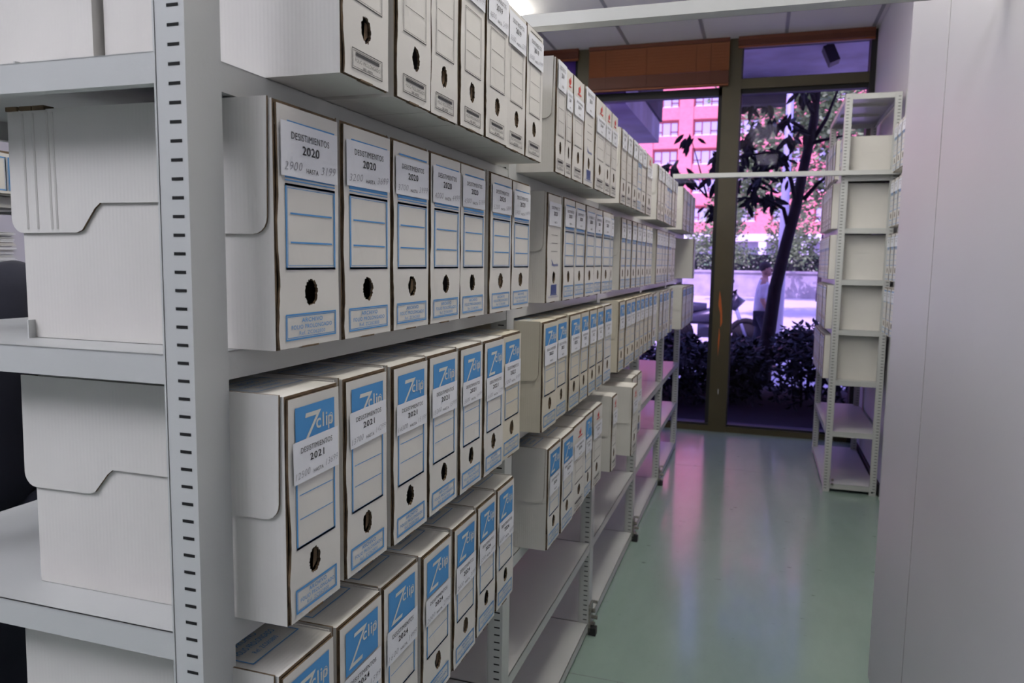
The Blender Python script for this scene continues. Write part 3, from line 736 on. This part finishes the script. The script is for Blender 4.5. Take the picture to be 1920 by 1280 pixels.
def person(label, loc, rz, body_mat, leg_mat, bag=False, cap=False, lean=0, H=1.70):
    t = thing('person', label, 'person', loc, rz)
    V = Vector
    # facing +X locally
    sh = .235 if body_mat == 'navy_cloth' else .19; hip = .095
    body = [(V((0, 0, .93)), (.13, .16)), (V((.005, 0, 1.10)), (.12, .155)), (V((.0, 0, 1.28)), (.125, .17)), (V((-.005, 0, 1.40)), (.09, .13)), (V((.005, 0, 1.47)), (.052, .052)), (V((.015, 0, 1.53)), (.05, .05))]
    # skin layer: neck, forearms, ankles as one continuous figure
    nodes = [(V((0, 0, .93)), (.12, .15)), (V((0, 0, 1.15)), (.11, .14)), (V((0, 0, 1.38)), (.085, .13)), (V((.01, 0, 1.47)), .05), (V((.02, 0, 1.55)), .05)]
    edges = [(0, 1), (1, 2), (2, 3), (3, 4)]
    wr = {}
    for q, sw in ((-1, .10), (1, -.06)):
        k = len(nodes); el = V((-.04+sw*.3, q*(sh+.045), 1.12)); wt = V((.03+sw, q*(sh+.06), .87))
        nodes += [(V((0, q*sh, 1.38)), .055), (el, .042), (wt, .027)]; edges += [(2, k), (k, k+1), (k+1, k+2)]; wr[q] = (wt, (wt-el))
    for q, st in ((-1, .16), (1, -.20)):
        k = len(nodes); kn = V((.04+st*.5, q*.09, .50)); an = V((st, q*.08, .09))
        nodes += [(V((0, q*hip, .86)), .085), (kn, .055), (an, .036), (an+V((.11, 0, -.045)), .032)]; edges += [(0, k), (k, k+1), (k+1, k+2), (k+2, k+3)]
    skin_mesh('body', nodes, edges, 'skin', t)
    # shirt or jacket, a little larger, arms to mid or wrist
    full = body_mat == 'navy_cloth'
    g_ = 1.2 if full else 1
    n2 = [(V((0, 0, .86)), (.155*g_, .19*g_)), (V((0, 0, .98)), (.15*g_, .185*g_)), (V((0, 0, 1.20)), (.14*g_, .185*g_)), (V((0, 0, 1.38)), (.115, .16)), (V((.005, 0, 1.44)), (.065, .075))]
    e2 = [(0, 1), (1, 2), (2, 3), (3, 4)]
    for q, sw in ((-1, .10), (1, -.06)):
        k = len(n2); el = V((-.04+sw*.3, q*(sh+.045), 1.12)); wt = V((.03+sw, q*(sh+.06), .87))
        n2 += [(V((0, q*sh, 1.37)), .075), (el, .062)]; e2 += [(3, k), (k, k+1)]
        if full: n2.append((wt, .042)); e2.append((k+1, k+2))
    skin_mesh('jacket' if full else 'shirt', n2, e2, body_mat, t)
    n3 = [(V((0, 0, .92)), (.14, .17))]; e3 = []
    for q, st in ((-1, .16), (1, -.20)):
        k = len(n3); n3 += [(V((0, q*hip, .84)), .10), (V((.04+st*.5, q*.09, .50)), .072), (V((st, q*.08, .10)), .058)]; e3 += [(0, k), (k, k+1), (k+1, k+2)]
    skin_mesh('trousers', n3, e3, leg_mat, t)
    for q, st in ((-1, .16), (1, -.20)):
        m = MB(); m.ball((st+.05, q*.08, .038), (.135, .048, .038), 'dark', 14, 8); m.build('shoe', t, True)
    for q in (-1, 1): hand(t, wr[q][0], wr[q][1])
    m, c, f, side = head(t, (.03, 0, 1.60), (1, 0, -.1)); m.build('head', t, True)
    m = MB(); m.ball(V((.012, 0, 1.632)), (.092, .084, .088), 'hair', 20, 12); m.build('hair', t, True)
    if bag:
        w = wr[-1][0]; mb = MB(); c0 = w+V((.0, 0, -.12))
        rings = [(0, .015, .008), (-.06, .05, .02), (-.16, .12, .05), (-.30, .13, .06), (-.38, .09, .04)]
        n = 14; VV = [(c0.x+a*math.cos(2*PI*j/n)*(1+.1*math.sin(3*j)), c0.y+b*math.sin(2*PI*j/n), c0.z+z) for z, a, b in rings for j in range(n)]
        mb.quads(VV, [(i*n+j, (i+1)*n+j, (i+1)*n+(j+1) % n, i*n+(j+1) % n) for i in range(len(rings)-1) for j in range(n)]+[tuple((len(rings)-1)*n+j for j in range(n))], 'bag')
        bo = mb.build('carrier_bag', None, True); bo.location = t.matrix_world.translation
        bo.matrix_world = Matrix.Translation(loc) @ Matrix.Rotation(rz, 4, 'Z'); tag(bo, 'white plastic carrier bag hanging from the walking person\'s hand', 'bag')
    return t
person('person in dark navy jacket and trousers standing at the left edge behind the boxes', (-1.115, .47, 0), 2.5, 'navy_cloth', 'navy_cloth').scale = (1, 1, .92)
GZ = -.30
person('person in pale shirt and dark trousers walking to the right outside the window', (.60, 12.0, GZ), 0, 'shirt', 'trousers', bag=True)

# ------------------------------------------------------------------ outside
m = MB(); m.box(-60, 60, WY+.6, 100, GZ-.3, GZ, 'pave'); struct(m.build('trim_5'))
m = MB(); m.box(-12, 12, WY+.12, WY+3.2, GZ-.1, -.08, 'soil'); struct(m.build('trim_6'))
# own building: soffit and mass overhead
m = MB(); m.box(-30, 30, -8, WY+.1, 4.3, 7.5, 'concrete'); m.box(-30, 30, WY+.1, 8.25, 3.38, 7.5, 'concrete')
m.box(-30, -4.1, -8, WY+.1, -.3, 4.3, 'concrete'); m.box(1.8, 30, -8, WY+.1, -.3, 4.3, 'concrete'); m.box(-4.1, 1.8, -8, -4.1, -.3, 4.3, 'concrete')
m.box(-4.1, 1.8, -4.1, WY+.12, CE+.15, 4.3, 'concrete')
struct(m.build('wall_outer'))
# concrete beam block hanging under the soffit, left
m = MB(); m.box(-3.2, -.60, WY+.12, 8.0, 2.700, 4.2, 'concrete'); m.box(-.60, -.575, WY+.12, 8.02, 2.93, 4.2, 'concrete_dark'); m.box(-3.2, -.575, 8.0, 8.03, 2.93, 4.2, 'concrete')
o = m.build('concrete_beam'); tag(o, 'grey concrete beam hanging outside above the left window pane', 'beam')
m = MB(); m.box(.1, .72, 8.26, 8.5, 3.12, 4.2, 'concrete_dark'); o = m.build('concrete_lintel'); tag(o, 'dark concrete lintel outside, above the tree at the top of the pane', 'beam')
t = thing('wall_lamp', 'dark box-shaped lamp under the soffit outside the upper right pane', 'lamp', (1.06, 7.0, 3.27))
m = MB(); m.obb((0, 0, .01), (.042, .0, .017), (0, .09, 0), (-.034, 0, .075), 'dark'); m.build('lamp_body', t)
m = MB(); m.tube([(-.02, 0, .06), (-.03, 0, .11)], .012, 'dark', 8); m.build('bracket', t)

# leaves
def leafcloud(m, pts, size, k, rnd, long=1.6, droop=0.0):
    for p in pts:
        a = rnd.uniform(0, 2*PI); e = rnd.uniform(-1.1, .8)-droop; L = size*rnd.uniform(.7, 1.25); w = L/long/2
        d = Vector((math.cos(a)*math.cos(e), math.sin(a)*math.cos(e), math.sin(e))); s_ = d.cross(Vector((0, 0, 1)));
        if s_.length < .1: s_ = Vector((1, 0, 0))
        s_.normalize(); s_ = (s_+Vector((0, 0, rnd.uniform(-.7, .7)))).normalized(); p = Vector(p); u = d.cross(s_)*w*.35
        m.face([p, p+d*L*.3+s_*w*.85+u, p+d*L*.65+s_*w*.8+u, p+d*L], k); m.face([p, p+d*L, p+d*L*.65-s_*w*.8+u, p+d*L*.3-s_*w*.85+u], k)
rnd = random.Random(11)
# near tree
TB = (.66, 8.95, -.29)
t = thing('magnolia_tree', 'dark-trunked broadleaf tree close outside the right window pane', 'tree', TB)
def rel(p): return (p[0]-TB[0], p[1]-TB[1], p[2]-TB[2])
main = [(0.631, 8.95, -0.08), (0.659, 8.95, 0.45), (0.721, 8.95, 1.1), (0.818, 8.95, 1.63), (0.903, 8.95, 2.04), (0.954, 8.95, 2.43), (1.01, 8.95, 2.77), (1.05, 8.95, 3.05), (1.07, 8.95, 3.45), (1.1, 9.01, 3.9), (1.06, 9.06, 4.47)]
m = MB(); m.tube([rel(p) for p in main], [.096, .085, .075, .068, .063, .057, .052, .049, .045, .040, .034], 'bark', 12)
m.build('trunk', t, True)
brs = [[(0.835, 8.95, 1.8), (0.767, 8.89, 2.03), (0.631, 8.84, 2.11), (0.426, 8.78, 2.15), (0.21, 8.72, 2.14), (-0.0963, 8.61, 2.15)],
       [(0.903, 8.95, 2.09), (0.835, 8.84, 2.34), (0.744, 8.72, 2.56), (0.562, 8.61, 2.65), (0.381, 8.50, 2.61), (0.21, 8.50, 2.49)],
       [(1.01, 8.95, 2.79), (0.915, 8.84, 2.95), (0.767, 8.72, 3.02), (0.551, 8.61, 2.9), (0.358, 8.55, 2.77), (0.176, 8.50, 2.6)],
       [(0.983, 8.95, 2.14), (1.12, 8.89, 2.31), (1.29, 8.84, 2.45), (1.57, 8.84, 2.65)],
       [(1.05, 8.95, 2.82), (1.18, 8.89, 3.05), (1.27, 8.84, 3.33), (1.35, 8.84, 3.62)],
       [(1.04, 8.95, 2.79), (1.2, 8.84, 2.81), (1.46, 8.72, 2.84)],
       [(1.04, 8.95, 3.11), (0.903, 8.72, 3.31), (0.721, 8.61, 3.39), (0.494, 8.50, 3.33), (0.358, 8.44, 3.22)],
       [(1.06, 8.95, 3.22), (0.949, 8.84, 3.45), (0.812, 8.72, 3.68)],
       [(-0.0963, 8.61, 2.15), (-0.21, 8.50, 2.27), (-0.323, 8.38, 2.34), (-0.46, 8.27, 2.45)],
       [(-0.0963, 8.61, 2.15), (-0.187, 8.38, 2.49), (-0.278, 8.27, 2.79)],
       [(0.21, 8.72, 2.14), (0.0627, 8.61, 2.03), (-0.0735, 8.50, 2.01)]]
for br in brs:
    m = MB(); n = len(br); r0 = .029 if br[0][0] > .7 else .013
    m.tube([rel(p) for p in br], [r0*(1-.8*i/(n-1)) for i in range(n)], 'bark', 7); m.build('branch', t, True)
m = MB()
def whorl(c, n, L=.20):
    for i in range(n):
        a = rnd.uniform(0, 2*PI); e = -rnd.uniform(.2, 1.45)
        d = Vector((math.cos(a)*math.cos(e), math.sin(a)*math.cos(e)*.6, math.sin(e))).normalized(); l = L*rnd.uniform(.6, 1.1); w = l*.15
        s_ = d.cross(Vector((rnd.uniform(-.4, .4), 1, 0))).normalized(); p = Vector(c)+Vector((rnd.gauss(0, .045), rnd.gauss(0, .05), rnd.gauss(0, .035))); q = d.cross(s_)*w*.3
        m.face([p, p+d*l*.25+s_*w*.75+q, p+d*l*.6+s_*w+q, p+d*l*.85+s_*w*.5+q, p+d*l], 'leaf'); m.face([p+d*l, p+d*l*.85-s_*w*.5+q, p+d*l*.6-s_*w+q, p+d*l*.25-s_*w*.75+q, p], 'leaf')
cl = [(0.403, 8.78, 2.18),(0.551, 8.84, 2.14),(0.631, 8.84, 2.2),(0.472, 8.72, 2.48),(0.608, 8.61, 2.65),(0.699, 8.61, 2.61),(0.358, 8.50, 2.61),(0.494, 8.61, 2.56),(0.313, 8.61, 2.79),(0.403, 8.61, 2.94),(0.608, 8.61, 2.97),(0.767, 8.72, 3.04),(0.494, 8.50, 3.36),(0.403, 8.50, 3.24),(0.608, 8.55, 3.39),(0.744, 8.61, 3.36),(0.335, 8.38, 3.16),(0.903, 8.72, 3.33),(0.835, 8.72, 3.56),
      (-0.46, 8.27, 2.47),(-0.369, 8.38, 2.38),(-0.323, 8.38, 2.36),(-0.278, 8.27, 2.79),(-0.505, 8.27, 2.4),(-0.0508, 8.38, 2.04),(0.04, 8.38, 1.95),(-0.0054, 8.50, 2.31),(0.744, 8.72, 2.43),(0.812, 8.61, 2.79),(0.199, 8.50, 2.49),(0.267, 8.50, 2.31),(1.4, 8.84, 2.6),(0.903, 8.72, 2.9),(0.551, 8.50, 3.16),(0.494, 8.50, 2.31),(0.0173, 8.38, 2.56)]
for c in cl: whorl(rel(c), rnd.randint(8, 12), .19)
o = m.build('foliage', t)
# low bushes in the planter, in the shade
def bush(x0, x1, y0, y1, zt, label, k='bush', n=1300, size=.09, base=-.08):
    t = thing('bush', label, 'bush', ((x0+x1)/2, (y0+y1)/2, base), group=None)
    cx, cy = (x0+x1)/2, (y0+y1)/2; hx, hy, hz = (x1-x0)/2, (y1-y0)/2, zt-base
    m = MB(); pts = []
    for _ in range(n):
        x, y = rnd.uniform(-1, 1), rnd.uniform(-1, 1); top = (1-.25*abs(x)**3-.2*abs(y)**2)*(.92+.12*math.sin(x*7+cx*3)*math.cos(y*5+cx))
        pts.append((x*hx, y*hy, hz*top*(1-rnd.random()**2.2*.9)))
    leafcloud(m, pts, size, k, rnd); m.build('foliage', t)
    m = MB()
    for _ in range(9):
        x, y = rnd.uniform(-.7, .7)*hx, rnd.uniform(-.7, .7)*hy
        m.tube([(x*.6, y*.6, 0), (x*.85, y*.85, hz*.4), (x, y, hz*.8)], [.014, .01, .005], 'bark', 5)
    m.build('stems', t); return t
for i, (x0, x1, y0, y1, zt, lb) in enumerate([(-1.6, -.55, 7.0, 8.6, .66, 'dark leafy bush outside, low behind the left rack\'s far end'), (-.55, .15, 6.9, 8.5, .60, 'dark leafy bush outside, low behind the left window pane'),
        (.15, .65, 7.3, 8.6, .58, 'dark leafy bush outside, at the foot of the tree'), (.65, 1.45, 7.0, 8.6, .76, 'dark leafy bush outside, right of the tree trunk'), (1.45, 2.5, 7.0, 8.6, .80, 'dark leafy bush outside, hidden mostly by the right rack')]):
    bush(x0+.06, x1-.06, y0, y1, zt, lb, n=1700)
# low wall and hedge over the road
m = MB(); m.box(-30, 30, 40, 40.5, GZ, 1.02, 'stone'); m.box(-30, 30, 39.9, 40.52, .96, 1.06, 'stone')
o = m.build('granite_parapet'); tag(o, 'long low granite wall beyond the road, under the hedge', 'wall')
def hedge():
    t = thing('hedge', 'long clipped hedge with pale blossom along the low wall beyond the road', 'hedge', (0, 41.6, GZ))
    m = MB(); m2 = MB(); 
    for i in range(9000):
        x = rnd.uniform(-14, 12); y = rnd.uniform(-.7, .8); z = rnd.uniform(1.0, 2.55+.15*math.sin(x*1.3))
        (leafcloud(m, [(x, y, z)], .16, 'hedge', rnd, 1.3) if rnd.random() > .22 or x < -4 else leafcloud(m2, [(x, y-.1, z)], .15, 'hedge2', rnd, 1.3))
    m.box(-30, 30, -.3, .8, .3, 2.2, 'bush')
    m.build('foliage', t); m2.build('blossom', t)
hedge()
# brick building
def building():
    t = thing('brick_building', 'red brick office block with rows of windows beyond the road', 'building', (0, 75, GZ))
    m = MB(); m.box(-45, 30, 0.35, 12, 4.55, 30, 'brick')
    m.build('walls', t)
    m = MB()
    px = -45+1.25
    xs = []
    x = -44.4
    while x < 29: m.box(x-.65, x+.65, 0, .4, 4.55, 30, 'brick'); xs.append(x); x += 3.75
    z = 4.55
    rows = []
    while z < 29:
        m.box(-45, 30, .12, .4, z, z+1.15, 'brick'); rows.append(z+1.15); z += 2.72
    m.build('piers', t)
    for zr in rows:
        for x in xs:
            if -13 < x < 9 and zr < 19:
                w = MB(); a, b = x+.75, x+3.0
                w.box(a, b, .30, .36, zr, zr+.14, 'white_out'); w.box(a, b, .28, .40, zr+1.30, zr+1.45, 'frame_out')
                for u in (a, a+.70, a+1.50, b-.08): w.box(u, u+.09, .26, .34, zr+.1, zr+1.35, 'frame_out')
                w.box(a, a+.7, .26, .34, zr+.42, zr+.48, 'frame_out'); w.box(a+1.5, b, .26, .34, zr+.42, zr+.48, 'frame_out')
                o = w.build('window', t); p = MB(); p.box(a, b, .33, .342, zr+.12, zr+1.32, 'glass_out'); p.build('pane', o)
    m = MB(); m.box(-45, 30, -.2, 1, 3.9, 4.55, 'white_out')
    x = -44.4
    while x < 29: m.box(x-.35, x+.35, -.1, .8, 0, 3.9, 'white_out'); x += 3.75
    m.box(-45, 30, 2.2, 2.5, 0, 3.9, 'glass_out'); m.box(-45, 30, 2.0, 2.3, 1.9, 2.4, 'pole')
    m.build('arcade', t)
building()
# leafy trees across the road
def tree(x, y, zt, r, label, n, lean=0, zc=None, cx=0):
    t = thing('plane_tree', label, 'tree', (x, y, GZ))
    m = MB(); m.tube([(0, 0, 0), (lean*.3, 0, zt*.35), (lean, 0, zt*.8)], [.16, .12, .05], 'bark', 8); m.build('trunk', t, True)
    m = MB(); zc = zc or zt*.68; pts = []
    blobs = [(cx+rnd.uniform(-.75, .75)*r, rnd.uniform(-.6, .6)*r, zc+rnd.uniform(-.75, .8)*r, r*rnd.uniform(.22, .42)) for _ in range(26)]
    for _ in range(n):
        b = rnd.choice(blobs); v = Vector((rnd.gauss(0, 1), rnd.gauss(0, 1), rnd.gauss(0, 1))).normalized()*b[3]*rnd.random()**.4
        pts.append((b[0]+v.x, b[1]+v.y, b[2]+v.z))
    leafcloud(m, pts, .17, 'leaf2', rnd, 1.2); m.build('foliage', t)
tree(3.3, 24, 8.4, 3.1, 'leafy plane tree across the road behind the near tree', 8500, lean=-.6, zc=5.6, cx=-1.5)
tree(-1.4, 35, 4.0, 1.5, 'small leafy tree beyond the road, right of the window mullion', 1300, zc=3.0)
tree(3.2, 37.3, 3.9, 1.4, 'small leafy tree beyond the road, beside the lamp post', 1300, zc=2.9, cx=-1.3)
tree(6.2, 37,  5.2, 2.0, 'leafy tree beyond the road, left of the right rack', 2200, zc=3.4, cx=-.9)
# lamp post
t = thing('lamp_post', 'thick grey lamp post outside, just left of the tree trunk', 'lamp post', (.93, 15, GZ))
m = MB(); m.tube([(0, 0, 0), (0, 0, .25)], [.12, .10], 'pole', 14); m.build('base', t, True)
m = MB(); m.tube([(0, 0, .2), (0, 0, 3.2), (0, 0, 6.0)], [.085, .08, .06], 'pole', 14); m.build('pole', t, True)
m = MB(); m.tube([(0, 0, 5.9), (0, -.5, 6.1), (0, -1.0, 6.1)], .04, 'pole', 8); m.box(-.12, .12, -1.5, -.95, 6.02, 6.14, 'pole'); m.build('lamp_head', t)
# parked motorbike
t = thing('motorbike', 'dark parked motorbike outside, behind the low bushes', 'motorbike', (-.35, 14.2, GZ))
for n_, x in (('rear_wheel', -.62), ('front_wheel', .68)):
    m = MB(); R = .30; pts = [(x+R*math.cos(2*PI*i/28), 0, R+R*math.sin(2*PI*i/28)) for i in range(29)]
    m.tube([(p[0], 0, p[2]+.02) for p in pts], .05, 'tyre', 8, cap=False)
    for i in range(6): a = PI*i/3; m.tube([(x, 0, R+.02), (x+R*math.cos(a), 0, R+.02+R*math.sin(a))], .012, 'pole', 5)
    m.tube([(x, -.02, R+.02), (x, .02, R+.02)], R-.05, 'tyre', 24)
    m.build(n_, t, True)
m = MB(); m.tube([(-.40, 0, .62), (-.1, 0, .66), (.15, 0, .72), (.38, 0, .86)], [.10, .15, .17, .08], 'moto', 10); m.tube([(-.2, 0, .42), (.3, 0, .42)], [.16, .15], 'moto', 10); m.build('engine_and_tank', t, True)
m = MB(); m.tube([(-.95, 0, 1.0), (-.7, 0, .90), (-.35, 0, .84), (-.05, 0, .84)], [.02, .08, .11, .09], 'moto', 10); m.build('seat', t, True)
m = MB(); m.tube([(-.98, 0, .98), (-.80, 0, .78), (-.55, 0, .70)], [.02, .05, .05], 'moto', 8); m.build('rear_mudguard', t, True)
m = MB(); m.tube([(.68, 0, .32), (.52, 0, .75), (.42, 0, 1.05)], .035, 'pole', 8); m.build('fork', t, True)
m = MB(); m.tube([(.30, -.36, 1.12), (.40, -.2, 1.10), (.42, 0, 1.08), (.40, .2, 1.10), (.30, .36, 1.12)], .018, 'dark', 8)
m.tube([(.36, -.30, 1.12), (.42, -.36, 1.32)], .008, 'dark', 6); m.ball((.42, -.38, 1.36), (.03, .07, .045), 'dark', 10, 8); m.build('handlebar', t, True)
m = MB(); m.tube([(.42, 0, .82), (.52, 0, 1.0), (.44, 0, 1.18)], [.06, .14, .07], 'moto', 10); m.build('front_fairing', t, True)
